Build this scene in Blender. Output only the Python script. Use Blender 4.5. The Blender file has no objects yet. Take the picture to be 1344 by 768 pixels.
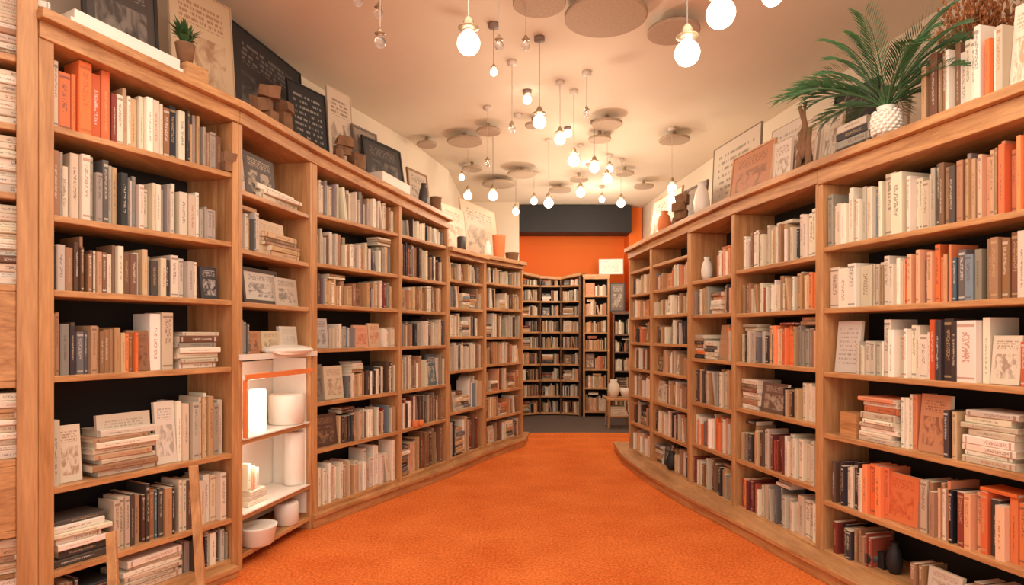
import bpy, math, random
from mathutils import Vector, Matrix
R=random.Random(23)
F=800.0; CX=672.0; HY=440.0; CH=1.4
def W(px,py,d): return Vector(((px-CX)/F*d, d, CH-(py-HY)/F*d))
def lin(c):
    o=[]
    for v in c[:3]:
        v/=255.0
        o.append(v/12.92 if v<=0.04045 else ((v+0.055)/1.055)**2.4)
    return (o[0],o[1],o[2])
scene=bpy.context.scene
try:
    scene.view_settings.view_transform='Standard'
    scene.view_settings.look='None'
except Exception: pass

# ---------------------------------------------------------------- materials
class NB:
    def __init__(s,name):
        s.m=bpy.data.materials.new(name); s.m.use_nodes=True
        s.t=s.m.node_tree; s.n=s.t.nodes; s.b=s.n['Principled BSDF']
    def N(s,ty,**k):
        n=s.n.new(ty)
        for a,v in k.items(): setattr(n,a,v)
        return n
    def L(s,a,b): s.t.links.new(a,b)
    def M(s,op,a,b=None,c=None):
        n=s.N('ShaderNodeMath',operation=op)
        for i,v in enumerate((a,b,c)):
            if v is None: continue
            if isinstance(v,(int,float)): n.inputs[i].default_value=v
            else: s.L(v,n.inputs[i])
        return n.outputs[0]
    def mix(s,f,a,b):
        n=s.N('ShaderNodeMix',data_type='RGBA')
        if isinstance(f,(int,float)): n.inputs[0].default_value=f
        else: s.L(f,n.inputs[0])
        for i,v in ((6,a),(7,b)):
            if isinstance(v,tuple): n.inputs[i].default_value=(v[0],v[1],v[2],1)
            else: s.L(v,n.inputs[i])
        return n.outputs[2]
def simple(name,c,rough=.6,metal=0,var=.12,scale=8,emis=None,es=0,bump=0,trans=0):
    g=NB(name); c=lin(c)
    tc=g.N('ShaderNodeTexCoord'); no=g.N('ShaderNodeTexNoise'); no.inputs['Scale'].default_value=scale; no.inputs['Detail'].default_value=4
    g.L(tc.outputs['Object'],no.inputs['Vector'])
    col=g.mix(no.outputs[0],tuple(x*(1-var) for x in c),tuple(min(1,x*(1+var)) for x in c))
    g.L(col,g.b.inputs['Base Color']); g.b.inputs['Roughness'].default_value=rough; g.b.inputs['Metallic'].default_value=metal
    if trans: g.b.inputs['Transmission Weight'].default_value=trans
    if emis:
        e=lin(emis); g.b.inputs['Emission Color'].default_value=(*e,1); g.b.inputs['Emission Strength'].default_value=es
    if bump:
        bp=g.N('ShaderNodeBump'); bp.inputs['Strength'].default_value=bump; bp.inputs['Distance'].default_value=.01
        g.L(no.outputs[0],bp.inputs['Height']); g.L(bp.outputs[0],g.b.inputs['Normal'])
    return g.m
def wood(name,c1,c2,sc):
    g=NB(name); tc=g.N('ShaderNodeTexCoord'); mp=g.N('ShaderNodeMapping'); mp.inputs['Scale'].default_value=sc
    g.L(tc.outputs['Object'],mp.inputs[0])
    n1=g.N('ShaderNodeTexNoise'); n1.inputs['Scale'].default_value=1.0; n1.inputs['Detail'].default_value=6; n1.inputs['Distortion'].default_value=.6
    n2=g.N('ShaderNodeTexNoise'); n2.inputs['Scale'].default_value=5.0; n2.inputs['Detail'].default_value=3
    g.L(mp.outputs[0],n1.inputs['Vector']); g.L(mp.outputs[0],n2.inputs['Vector'])
    f=g.M('ADD',g.M('MULTIPLY',n1.outputs[0],.7),g.M('MULTIPLY',n2.outputs[0],.3))
    cr=g.N('ShaderNodeValToRGB'); cr.color_ramp.elements[0].position=.36; cr.color_ramp.elements[1].position=.64
    cr.color_ramp.elements[0].color=(*lin(c1),1); cr.color_ramp.elements[1].color=(*lin(c2),1)
    g.L(f,cr.inputs[0]); g.L(cr.outputs[0],g.b.inputs['Base Color']); g.b.inputs['Roughness'].default_value=.45
    bp=g.N('ShaderNodeBump'); bp.inputs['Strength'].default_value=.15; bp.inputs['Distance'].default_value=.003
    g.L(f,bp.inputs['Height']); g.L(bp.outputs[0],g.b.inputs['Normal'])
    return g.m
M_WV=wood('oak_vertical',(172,120,74),(210,158,106),(22,22,1.6))
M_WH=wood('oak_horizontal',(166,114,70),(210,158,106),(9,1.8,30))
M_DARKW=wood('dark_wood',(84,58,44),(128,92,68),(9,9,20))
M_BACK=simple('shelf_back_dark',(34,32,32),.8)
M_CREAM=simple('cream_plaster',(226,208,186),.9,var=.08,scale=1.0)
M_WALL=simple('wall_plaster',(226,208,186),.9,var=.06,scale=2)
M_ORW=simple('orange_paint',(246,118,30),.7,var=.05,scale=1.5)
M_BLK=simple('black_paint',(30,28,31),.6)
M_DFLOOR=simple('dark_floor_tile',(96,84,80),.5,var=.2,scale=5)
M_WHITE=simple('white_glazed',(238,230,218),.35,var=.03)
M_TERR=simple('terracotta',(222,128,76),.7)
M_ORAC=simple('orange_acrylic',(240,138,76),.25)
M_BRASS=simple('brushed_brass',(180,160,130),.35,.6)
M_CORD=simple('cord_pale',(215,200,185),.6)
M_CORDD=simple('cord_dark',(140,124,112),.6)
M_DISC=simple('felt_disc_tan',(180,156,134),.95,var=.2,scale=60,bump=.3)
M_GLOW=simple('bulb_glow',(255,248,235),.3,emis=(255,242,224),es=6)
M_LAMPG=simple('lamp_shade_glow',(255,245,235),.5,emis=(255,240,224),es=.8)
M_LEAF=simple('palm_leaf',(60,100,56),.5,var=.5,scale=14)
M_DRY=simple('dried_stem',(156,96,52),.8,var=.4,scale=30)
M_ROCK=simple('driftwood',(132,96,68),.9,var=.45,scale=14,bump=.8)
M_GRAYC=simple('dark_ceramic',(70,64,62),.4)
M_GLASS=simple('clear_glass',(240,238,235),.05,trans=.9)

def carpet():
    g=NB('orange_carpet'); tc=g.N('ShaderNodeTexCoord')
    a=g.N('ShaderNodeTexNoise'); a.inputs['Scale'].default_value=62; a.inputs['Detail'].default_value=5; a.inputs['Roughness'].default_value=.7
    b=g.N('ShaderNodeTexNoise'); b.inputs['Scale'].default_value=2.2; b.inputs['Detail'].default_value=4
    for x in (a,b): g.L(tc.outputs['Object'],x.inputs['Vector'])
    f=g.M('ADD',g.M('MULTIPLY',a.outputs[0],1.0),g.M('MULTIPLY',b.outputs[0],.3))
    cr=g.N('ShaderNodeValToRGB'); e=cr.color_ramp.elements; e[0].position=.50; e[1].position=.80
    e[0].color=(*lin((206,90,34)),1); e[1].color=(*lin((250,144,74)),1)
    g.L(f,cr.inputs[0]); g.L(cr.outputs[0],g.b.inputs['Base Color']); g.b.inputs['Roughness'].default_value=1
    g.b.inputs['Specular IOR Level'].default_value=.08
    bp=g.N('ShaderNodeBump'); bp.inputs['Strength'].default_value=.8; bp.inputs['Distance'].default_value=.014
    g.L(a.outputs[0],bp.inputs['Height']); g.L(bp.outputs[0],g.b.inputs['Normal'])
    return g.m
M_CARPET=carpet()

def attrs(g):
    c=g.N('ShaderNodeAttribute'); c.attribute_name='Col'
    k=g.N('ShaderNodeAttribute'); k.attribute_name='Ink'
    uv=g.N('ShaderNodeUVMap'); uv.uv_map='UVMap'
    sx=g.N('ShaderNodeSeparateXYZ'); g.L(uv.outputs[0],sx.inputs[0])
    return c,k,sx.outputs[0],sx.outputs[1]
def book_mat():
    g=NB('book_cloth'); c,k,u,v=attrs(g); seed=c.outputs['Alpha']
    inu=g.M('LESS_THAN',g.M('ABSOLUTE',g.M('SUBTRACT',u,.5)),g.M('ADD',.12,g.M('MULTIPLY',seed,.18)))
    lo=g.M('GREATER_THAN',v,g.M('ADD',.12,g.M('MULTIPLY',seed,.35)))
    hi=g.M('LESS_THAN',v,g.M('ADD',.70,g.M('MULTIPLY',seed,.2)))
    cb=g.N('ShaderNodeCombineXYZ'); g.L(g.M('MULTIPLY',v,44.),cb.inputs[0]); g.L(g.M('MULTIPLY',u,5.),cb.inputs[1]); g.L(g.M('MULTIPLY',seed,97.),cb.inputs[2])
    no=g.N('ShaderNodeTexNoise'); no.inputs['Scale'].default_value=1; no.inputs['Detail'].default_value=2; g.L(cb.outputs[0],no.inputs['Vector'])
    t=g.M('MULTIPLY',g.M('MULTIPLY',inu,g.M('MULTIPLY',lo,hi)),g.M('GREATER_THAN',no.outputs[0],.5))
    pos=g.M('GREATER_THAN',u,-.2)
    b1=g.M('LESS_THAN',g.M('ABSOLUTE',g.M('SUBTRACT',v,.07)),.016)
    b2=g.M('LESS_THAN',g.M('ABSOLUTE',g.M('SUBTRACT',v,.92)),.022)
    bb=g.M('MULTIPLY',g.M('MULTIPLY',g.M('MAXIMUM',b1,b2),pos),g.M('GREATER_THAN',seed,.55))
    m=g.M('MULTIPLY',g.M('MAXIMUM',t,bb),.62)
    g.L(g.mix(m,c.outputs['Color'],k.outputs['Color']),g.b.inputs['Base Color']); g.b.inputs['Roughness'].default_value=.6
    return g.m
def art_mat():
    g=NB('printed_art'); c,k,u,v=attrs(g); seed=c.outputs['Alpha']
    cb=g.N('ShaderNodeCombineXYZ'); g.L(g.M('MULTIPLY',u,5.),cb.inputs[0]); g.L(g.M('MULTIPLY',v,5.),cb.inputs[1]); g.L(g.M('MULTIPLY',seed,50.),cb.inputs[2])
    no=g.N('ShaderNodeTexNoise'); no.inputs['Detail'].default_value=6; no.inputs['Scale'].default_value=1; no.inputs['Distortion'].default_value=1.0; g.L(cb.outputs[0],no.inputs['Vector'])
    pic=g.M('MULTIPLY',g.M('LESS_THAN',g.M('ABSOLUTE',g.M('SUBTRACT',u,.5)),.38),g.M('LESS_THAN',g.M('ABSOLUTE',g.M('SUBTRACT',v,.37)),.25))
    bl=g.N('ShaderNodeMapRange'); bl.inputs[1].default_value=.42; bl.inputs[2].default_value=.6; g.L(no.outputs[0],bl.inputs[0])
    pm=g.M('MULTIPLY',pic,bl.outputs[0])
    cb2=g.N('ShaderNodeCombineXYZ'); g.L(g.M('MULTIPLY',u,26.),cb2.inputs[0]); g.L(g.M('FLOOR',g.M('MULTIPLY',v,22.)),cb2.inputs[1]); g.L(g.M('MULTIPLY',seed,50.),cb2.inputs[2])
    n2=g.N('ShaderNodeTexNoise'); n2.inputs['Scale'].default_value=1; g.L(cb2.outputs[0],n2.inputs['Vector'])
    row=g.M('LESS_THAN',g.M('FRACT',g.M('MULTIPLY',v,22.)),.6)
    ti=g.M('MULTIPLY',g.M('MULTIPLY',g.M('LESS_THAN',g.M('ABSOLUTE',g.M('SUBTRACT',u,.5)),.36),g.M('LESS_THAN',g.M('ABSOLUTE',g.M('SUBTRACT',v,.8)),.1)),g.M('MULTIPLY',row,g.M('GREATER_THAN',n2.outputs[0],.48)))
    m=g.M('MULTIPLY',g.M('MAXIMUM',pm,ti),.75)
    g.L(g.mix(m,c.outputs['Color'],k.outputs['Color']),g.b.inputs['Base Color']); g.b.inputs['Roughness'].default_value=.5
    return g.m
def text_mat():
    g=NB('printed_text'); c,k,u,v=attrs(g); seed=c.outputs['Alpha']
    cb2=g.N('ShaderNodeCombineXYZ'); g.L(g.M('MULTIPLY',u,24.),cb2.inputs[0]); g.L(g.M('FLOOR',g.M('MULTIPLY',v,12.)),cb2.inputs[1]); g.L(g.M('MULTIPLY',seed,50.),cb2.inputs[2])
    n2=g.N('ShaderNodeTexNoise'); n2.inputs['Scale'].default_value=1; n2.inputs['Detail'].default_value=3; g.L(cb2.outputs[0],n2.inputs['Vector'])
    row=g.M('LESS_THAN',g.M('FRACT',g.M('MULTIPLY',v,12.)),.4)
    ti=g.M('MULTIPLY',g.M('MULTIPLY',g.M('LESS_THAN',g.M('ABSOLUTE',g.M('SUBTRACT',u,.5)),.38),g.M('LESS_THAN',g.M('ABSOLUTE',g.M('SUBTRACT',v,.5)),.38)),g.M('MULTIPLY',row,g.M('GREATER_THAN',n2.outputs[0],.5)))
    g.L(g.mix(g.M('MULTIPLY',ti,.6),c.outputs['Color'],k.outputs['Color']),g.b.inputs['Base Color']); g.b.inputs['Roughness'].default_value=.7
    return g.m
M_BOOK=book_mat(); M_ART=art_mat(); M_TEXT=text_mat()

# ---------------------------------------------------------------- mesh builder
class MB:
    def __init__(s): s.v=[];s.f=[];s.m=[];s.sm=[];s.c=[];s.k=[];s.u=[]
    def add(s,pts): i=len(s.v); s.v.extend([tuple(p) for p in pts]); return i
    def face(s,idx,mat=0,col=(1,1,1,0),ink=(0,0,0),uv=None,smooth=False):
        s.f.append(tuple(idx)); s.m.append(mat); s.sm.append(smooth)
        n=len(idx); s.c.extend([col]*n); s.k.extend([(ink[0],ink[1],ink[2],1)]*n); s.u.extend(uv if uv else [(-1,-1)]*n)
    def hexa(s,p,mat=0,col=(1,1,1,0),ink=(0,0,0),front=None,fmat=None,topcol=None):
        i=s.add(p)
        F6=[(0,1,5,4),(1,2,6,5),(2,3,7,6),(3,0,4,7),(4,5,6,7),(3,2,1,0)]
        for j,q in enumerate(F6):
            idx=[i+x for x in q]
            if j==0 and front: s.face(idx,fmat if fmat is not None else mat,col,ink,[(0,0),(1,0),(1,1),(0,1)])
            elif topcol is not None and j in (1,2,4,5): s.face(idx,mat,topcol,ink)
            else: s.face(idx,mat,col,ink)
    def box(s,o,a,b,c,la,lb,lc,**k):
        A=a*la;B=b*lb;C=c*lc
        s.hexa([o,o+A,o+A+B,o+B,o+C,o+A+C,o+A+B+C,o+B+C],**k)
    def lathe(s,o,prof,mat=0,seg=20,cap=True,ax=None):
        rings=[]
        for r,z in prof:
            rings.append(s.add([(o[0]+r*math.cos(2*math.pi*j/seg),o[1]+r*math.sin(2*math.pi*j/seg),o[2]+z) for j in range(seg)]))
        for a,b in zip(rings,rings[1:]):
            for j in range(seg):
                k=(j+1)%seg; s.face((a+j,a+k,b+k,b+j),mat,smooth=True)
        if cap:
            s.face([rings[0]+j for j in range(seg)][::-1],mat); s.face([rings[-1]+j for j in range(seg)],mat)
    def tube(s,pts,r,mat=0,seg=6,r1=None):
        n=len(pts); rings=[]
        for i,p in enumerate(pts):
            p=Vector(p); d=(Vector(pts[min(i+1,n-1)])-Vector(pts[max(i-1,0)])).normalized()
            x=d.orthogonal().normalized() if abs(d.z)>.99 else d.cross(Vector((0,0,1))).normalized()
            y=d.cross(x); rr=r+(0 if r1 is None else (r1-r)*i/(n-1))
            rings.append(s.add([p+x*rr*math.cos(2*math.pi*j/seg)+y*rr*math.sin(2*math.pi*j/seg) for j in range(seg)]))
        for a,b in zip(rings,rings[1:]):
            for j in range(seg):
                k=(j+1)%seg; s.face((a+j,a+k,b+k,b+j),mat,smooth=True)
        s.face([rings[0]+j for j in range(seg)],mat); s.face([rings[-1]+j for j in range(seg)],mat)
    def blob(s,o,rx,ry,rz,mat=0,seg=14,rings=8,jit=0):
        base=[]; 
        for i in range(rings+1):
            th=math.pi*i/rings; row=[]
            for j in range(seg):
                ph=2*math.pi*j/seg; q=1+R.uniform(-jit,jit)
                row.append((o[0]+rx*q*math.sin(th)*math.cos(ph),o[1]+ry*q*math.sin(th)*math.sin(ph),o[2]-rz*q*math.cos(th)))
            if i in(0,rings): row=[(o[0],o[1],o[2]+(rz if i else -rz))]*1
            base.append((s.add(row),len(row)))
        for i in range(rings):
            a,na=base[i]; b,nb=base[i+1]
            for j in range(seg):
                k=(j+1)%seg
                if na==1: s.face((a,b+k,b+j),mat,smooth=True)
                elif nb==1: s.face((a+j,a+k,b),mat,smooth=True)
                else: s.face((a+j,a+k,b+k,b+j),mat,smooth=True)
    def done(s,name,mats,bevel=0,attr=False):
        me=bpy.data.meshes.new(name); me.from_pydata(s.v,[],s.f)
        for m in mats: me.materials.append(m)
        me.polygons.foreach_set('material_index',s.m); me.polygons.foreach_set('use_smooth',s.sm)
        if attr:
            uv=me.uv_layers.new(name='UVMap'); uv.data.foreach_set('uv',[x for t in s.u for x in t])
            for nm,arr in (('Col',s.c),('Ink',s.k)):
                a=me.color_attributes.new(name=nm,type='FLOAT_COLOR',domain='CORNER'); a.data.foreach_set('color',[x for t in arr for x in t])
        me.update()
        o=bpy.data.objects.new(name,me); scene.collection.objects.link(o)
        if bevel:
            b=o.modifiers.new('bevel','BEVEL'); b.width=bevel; b.segments=2; b.limit_method='ANGLE'
        return o
UP=Vector((0,0,1))
# ---------------------------------------------------------------- palettes
WHT=[(236,224,204),(226,212,190),(242,232,216),(218,200,176),(204,188,166),(230,217,196)]
GRY=[(172,162,148),(138,130,124),(192,180,164),(106,102,102),(204,192,176),(154,142,128)]
DRK=[(54,50,52),(78,66,60),(42,44,52),(92,66,52),(66,54,50)]
BRN=[(156,114,80),(188,146,106),(124,86,62),(206,170,130),(170,134,100)]
ORG=[(236,118,56),(228,128,76),(240,140,84),(214,102,54)]
TER=[(216,144,104),(226,166,128),(206,126,86),(230,184,148)]
BLU=[(92,116,130),(120,138,148)]
RED=[(136,54,44),(156,72,54),(110,48,42)]
PL=WHT*6+GRY*4+BRN*5+DRK*2+BLU*1+RED
PLD=WHT*4+GRY*3+BRN*6+DRK*4+RED*2+TER
PR=WHT*5+GRY*2+BRN*4+TER*4+DRK*2+ORG*2
PRO=TER*4+ORG*5+WHT*3+BRN*3+DRK*2+RED
PW=WHT*7+GRY*2+BRN*3+DRK
def jc(c,a=12):
    d=R.uniform(-a,a); return tuple(max(0,min(255,x+d+R.uniform(-4,4))) for x in c)
def ink_for(c):
    l=sum(c)/3
    return lin(R.choice([(84,68,60),(100,66,52),(70,68,74),(170,92,54)])) if l>130 else lin(R.choice([(220,205,182),(196,168,124),(230,225,215)]))
PAGE=(*lin((228,214,188)),0)
def add_book(mb,o,a,b,c,w,dep,h,col,hard=None):
    seed=R.random(); C=(*lin(jc(col)),seed); K=ink_for(col)
    if hard is None: hard=R.random()<.5
    q=min(.004,w*.18)
    pr=[(0,q),(q,0),(w-q,0),(w,q)]
    e=.006 if hard else dep
    pr2=pr+[(w,e),(0,e)]
    lo=mb.add([o+a*x+b*y for x,y in pr2]); hi=mb.add([o+a*x+b*y+c*h for x,y in pr2])
    n=6
    for j in range(n):
        k=(j+1)%n
        uv=[(0,0),(1,0),(1,1),(0,1)] if j==1 else None
        mb.face((lo+j,lo+k,hi+k,hi+j),0,C,K,uv)
    capc=C if hard else PAGE
    mb.face([hi+j for j in range(n)],0,capc); mb.face([lo+j for j in range(n)][::-1],0,capc)
    if hard:
        t=min(.0028,w*.2)
        mb.box(o+b*e,a,b,c,t,dep-e,h,col=C); mb.box(o+b*e+a*(w-t),a,b,c,t,dep-e,h,col=C)
        mb.box(o+b*e+a*t+c*.004,a,b,c,w-2*t,dep-e-.005,h-.008,col=PAGE)
# ---------------------------------------------------------------- bays
TH=.03
class Bay:
    def __init__(s,p0,p1,zs,c0,c1,D=.3,pw0=.03,pw1=.03,ledge=.5,mats=None,cth=.12,nocrown=False,name='bookshelf',z0=0.0,over=.06):
        s.p0=Vector((p0[0],p0[1],0)); s.p1=Vector((p1[0],p1[1],0)); s.u=(s.p1-s.p0); s.len=s.u.length; s.u.normalize()
        s.n=Vector((-s.u.y,s.u.x,0)); s.zs=zs; s.c0=c0; s.c1=c1; s.D=D; s.pw0=pw0; s.pw1=pw1
        s.books=MB(); mb=MB()
        mats=mats or [M_WV,M_WH,M_BACK]
        P=s.pt
        def bx(sa,sb,ba,bb,za,zb,mat,za1=None,zb1=None):
            za1=za if za1 is None else za1; zb1=zb if zb1 is None else zb1
            mb.hexa([P(sa,ba,za),P(sb,ba,za1),P(sb,bb,za1),P(sa,bb,za),P(sa,ba,zb),P(sb,ba,zb1),P(sb,bb,zb1),P(sa,bb,zb)],mat=mat)
        s.bx=bx
        L=s.len
        bx(0,pw0,-.008,D,z0,c0-cth,0); bx(L-pw1,L,-.008,D,z0,c1-cth,0)
        bx(pw0,L-pw1,D-.012,D-.002,z0,min(c0,c1)-cth,2)
        for i,z in enumerate(zs[1:]): bx(pw0,L-pw1,0,D-.012,z-TH,z,1)
        if not nocrown:
            bx(0,L,-.018,D,c0-cth,c0-.045,1,c1-cth,c1-.045)
            bx(-.01,L+.01,-over,ledge,c0-.045,c0,1,c1-.045,c1)
        s.mb=mb; s.mats=mats; s.name=name
    def pt(s,a,b,z): return s.p0+s.u*a+s.n*b+UP*z
    def S(s,px,b=0.0,py=None):
        k=(px-CX)/F; x=s.p0.x+s.n.x*b; y=s.p0.y+s.n.y*b
        return (k*y-x)/(s.u.x-k*s.u.y)
    def row(s,k):
        if k<0: return s.c0,.34
        top=s.zs[k]-(TH if k>0 else 0); return s.zs[k+1],top-s.zs[k+1]
    def lim(s,a,b):
        lo=s.pw0+.006; hi=s.len-s.pw1-.006
        return max(lo,a),min(hi,b)
    def up(s,k,a,b,pal,h=(.66,.86),w=(.013,.04),lean=.34,dep=None):
        z,H=s.row(k); x=a; end=b
        run=0; grp=0; gh=0; gc=None; mx=0
        while x<end-.012:
            if grp<=0:
                grp=R.choice([1,1,1,2,3]); gh=R.uniform(*h); gc=R.choice(pal); gw=R.uniform(*w); same=R.random()<.35
            ww=gw if same else R.uniform(*w)
            if not same: gh=R.uniform(*h)
            grp-=1
            if x+ww>end: ww=end-x
            if ww<.008: break
            hh=H*max(.3,gh+R.uniform(-.02,.02)); d=dep or min(s.D-.06,R.uniform(.13,.2)); fr=R.uniform(.012,.06)
            col=gc if same and R.random()<.7 else R.choice(pal)
            if run>4 and R.random()<lean*.4 and x+ww+hh*.25<end:
                an=R.uniform(.08,.22); ca,sa=math.cos(an),math.sin(an)
                c=(UP*ca-s.u*sa); a2=(s.u*ca+UP*sa)
                o=s.pt(x+hh*sa,fr,z+.0005); hh=min(hh,(H-.01)/1.03)
                add_book(s.books,o,a2,s.n,c,ww,d,hh,col); x+=hh*sa+ww+.006; run=0; mx=max(mx,hh+.01)
            else:
                add_book(s.books,s.pt(x,fr,z),s.u,s.n,UP,ww*.96,d,hh,col); x+=ww; run+=1; mx=max(mx,hh)
        if k>=0 and b-a>.2 and H-mx>.055 and R.random()<.4:
            zz=z+mx+.001; l0=R.uniform(.13,.18); x0=a+R.uniform(.01,b-a-l0-.01)
            while zz+.03<z+H-.008:
                t=R.uniform(.016,.028); add_book(s.books,s.pt(x0,R.uniform(.03,.06),zz),UP,s.n,s.u,t,.13,l0,R.choice(pal)); zz+=t+.0005
                if R.random()<.5: break
    def stack(s,k,a,b,pal,hf=.5,z0=None,t=(.02,.04)):
        z,H=s.row(k); top=z+H*hf
        if z0: z=z0
        L=b-a
        while z<top:
            tt=R.uniform(*t); l=L*R.uniform(.8,1.0); sx=a+R.uniform(0,L-l)
            if z+tt>s.row(k)[0]+H-.01: break
            yaw=R.uniform(-.05,.05); u2=(s.u+s.n*yaw).normalized(); n2=(s.n-s.u*yaw).normalized()
            add_book(s.books,s.pt(sx,R.uniform(.015,.04),z),UP,n2,u2,tt*.98,min(.19,s.D-.07),l,R.choice(pal)); z+=tt
    def faceo(s,k,a,b,col,ink,hf=.75,fr=.05,mat=1,th=.022,tilt=.1):
        z,H=s.row(k); h=H*hf
        c=(UP*math.cos(tilt)+s.n*math.sin(tilt)); nn=(s.n*math.cos(tilt)-UP*math.sin(tilt))
        seed=R.random()
        s.books.box(s.pt(a,fr,z+th*math.sin(tilt)),s.u,nn,c,b-a,th,h,col=(*lin(col),seed),ink=lin(ink),front=True,fmat=mat,topcol=PAGE)
    def auto(s,k,a,b,pal,h=(.5,.9),w=(.013,.04)):
        x=a
        while x<b-.03:
            r=R.random(); rem=b-x
            if r<.62 or rem<.2:
                l=min(rem,R.uniform(.14,.45)); h0=R.uniform(h[0],h[1]-.1); s.up(k,x,x+l,pal,(h0,min(h[1],h0+.24)),w); x+=l+(R.uniform(0,.03) if R.random()<.4 else 0)
            elif r<.84:
                l=min(rem,R.uniform(.15,.2)); s.stack(k,x,x+l,pal,R.uniform(.3,.7)); x+=l+.005
            else:
                l=min(rem,R.uniform(.12,.17)); c=R.choice(pal); s.faceo(k,x,x+l,jc(c),R.choice([(70,60,56),(190,110,70),(120,110,100)]) if sum(c)>380 else (220,205,180),R.uniform(.6,.85)); x+=l+.01
    def seg(s,k,items):
        for it in items:
            ty=it[0]; a,b=s.lim(s.S(it[1]),s.S(it[2]))
            if k<0: a,b=s.S(it[1]),s.S(it[2])
            if b-a<.01: continue
            if ty=='u': s.up(k,a,b,it[3],*( [it[4]] if len(it)>4 else []),**(it[5] if len(it)>5 else {}))
            elif ty=='s': s.stack(k,a,b,it[3],it[4] if len(it)>4 else .5)
            elif ty=='f': s.faceo(k,a,b,it[3],it[4],it[5] if len(it)>5 else .75,mat=it[6] if len(it)>6 else 1)
            elif ty=='a': s.auto(k,a,b,it[3])
    def finish(s):
        o=s.mb.done(s.name,s.mats,bevel=.004)
        if s.books.f: s.books.done('row_of_books',[M_BOOK,M_ART,M_TEXT],attr=True)
        return o
def G(px,d): return ((px-CX)/F*d,d)

A=G(50,2.7);B=G(312,3.6);C=G(409,4.43);D=G(525,5.4);E=G(588,6.2);Fp=G(636,7.0);Gp=G(686,7.8)
# ===== left 1
L1=Bay(A,B,[2.72,2.35,1.945,1.605,1.215,.71,.33,.09],2.84,2.77,D=.34,pw0=.06,pw1=.04,ledge=.55)
L1.seg(0,[('u',70,84,WHT,(.78,.86)),('u',85,108,ORG,(.74,.8),dict(w=(.04,.06))),('u',109,152,ORG,(.86,.93),dict(w=(.035,.06),lean=0)),('u',153,160,RED,(.6,.7)),('u',160,222,WHT*2+BRN,(.64,.84)),('u',222,270,GRY+WHT+BRN*2+DRK,(.6,.8)),('u',270,300,BRN+GRY,(.44,.62))])
L1.seg(1,[('u',70,82,DRK+BRN,(.8,.85)),('u',82,130,WHT*2+GRY,(.64,.84)),('u',130,182,GRY*2+WHT+DRK+BRN*2,(.6,.84)),('u',182,240,WHT*2+GRY+BRN[:2],(.54,.74)),('u',240,265,WHT,(.6,.72),dict(w=(.035,.05))),('u',266,287,GRY,(.4,.5))])
L1.seg(2,[('u',70,128,BRN*2+DRK*2+GRY+WHT,(.58,.86)),('u',128,166,WHT+BRN,(.6,.82)),('u',166,232,GRY*2+WHT*2+DRK+BRN,(.56,.78)),('u',232,270,WHT+GRY,(.6,.74),dict(w=(.03,.05))),('f',272,294,(60,58,60),(190,180,170),.6)])
L1.seg(3,[('u',70,82,BRN+RED,(.74,.8)),('u',83,122,DRK*2+GRY+BRN,(.52,.68)),('u',122,168,WHT+BRN*2,(.5,.68)),('u',168,184,ORG+BRN,(.52,.56)),('f',176,205,(150,106,76),(90,60,50),.58),('u',205,236,WHT,(.78,.86),dict(w=(.05,.07),lean=0)),('s',236,292,WHT*2+GRY+BRN,.5)])
L1.seg(4,[('u',62,84,DRK+GRY,(.6,.66)),('f',86,116,(220,206,184),(160,120,90),.56),('s',124,212,BRN*2+WHT*2+GRY,.42),('f',138,208,(206,190,170),(160,145,130),.62,1),('f',214,240,(226,214,198),(160,150,140),.7),('u',241,256,WHT,(.66,.7)),('u',256,300,BRN*2+GRY+WHT+DRK,(.6,.78))])
L1.seg(5,[('s',62,150,WHT+GRY+DRK,.55),('u',152,176,WHT+BRN,(.55,.78)),('u',176,214,GRY+DRK+BLU+BRN,(.68,.84)),('u',214,240,RED+BRN+DRK,(.7,.82)),('u',240,268,WHT+DRK,(.66,.8)),('u',268,302,WHT,(.66,.8))])
L1.seg(6,[('u',66,110,DRK+BRN),('s',112,160,DRK,.5),('s',162,245,WHT,.8),('u',246,306,DRK+GRY+WHT,(.7,.9))])
# ===== left 0 (closest, beyond the thick post)
A0=G(-190,2.35)
L0=Bay(A0,A,[2.95,2.62,2.32,2.02,1.62,1.2,.86,.55,.09],3.07,3.02,D=.34,pw0=.03,pw1=.075,ledge=.5)
for k in range(8):
    if k in (4,6): continue
    L0.stack(k,.10,.33,WHT+GRY+BRN,.85); L0.stack(k,.36,.59,WHT*2+BRN,.9); L0.stack(k,.6,L0.len-.08,WHT*2+BRN+GRY,.8)
for k in (4,6):
    L0.bx(.03,L0.len-.075,.0,.03,L0.zs[k+1],L0.zs[k]-TH,1)
# ===== left 2 (display bay)
L2=Bay(B,C,[2.62,2.27,1.92,1.60,1.28,.77,.32,.09],2.77,2.77,D=.34,pw0=.035,pw1=.03,mats=[M_WV,M_WH,M_BACK])
L2.seg(0,[('f',314,334,(200,184,166),(120,100,84),.8),('f',332,372,(78,66,60),(190,170,150),.8),('s',345,398,WHT+GRY,.22)])
L2.seg(1,[('u',322,350,BRN*2+GRY+WHT,(.6,.8)),('s',354,398,GRY+BRN*2,.4),('f',346,384,(206,178,146),(170,140,110),.72)])
L2.seg(2,[('f',372,400,(194,178,162),(90,80,72),.66)])
L2.seg(3,[('u',322,332,GRY+BLU,(.6,.72)),('f',332,352,(180,120,80),(90,60,50),.5),('f',354,378,(204,180,148),(120,96,76),.5),('f',378,400,(210,198,184),(180,170,160),.62)])
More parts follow.
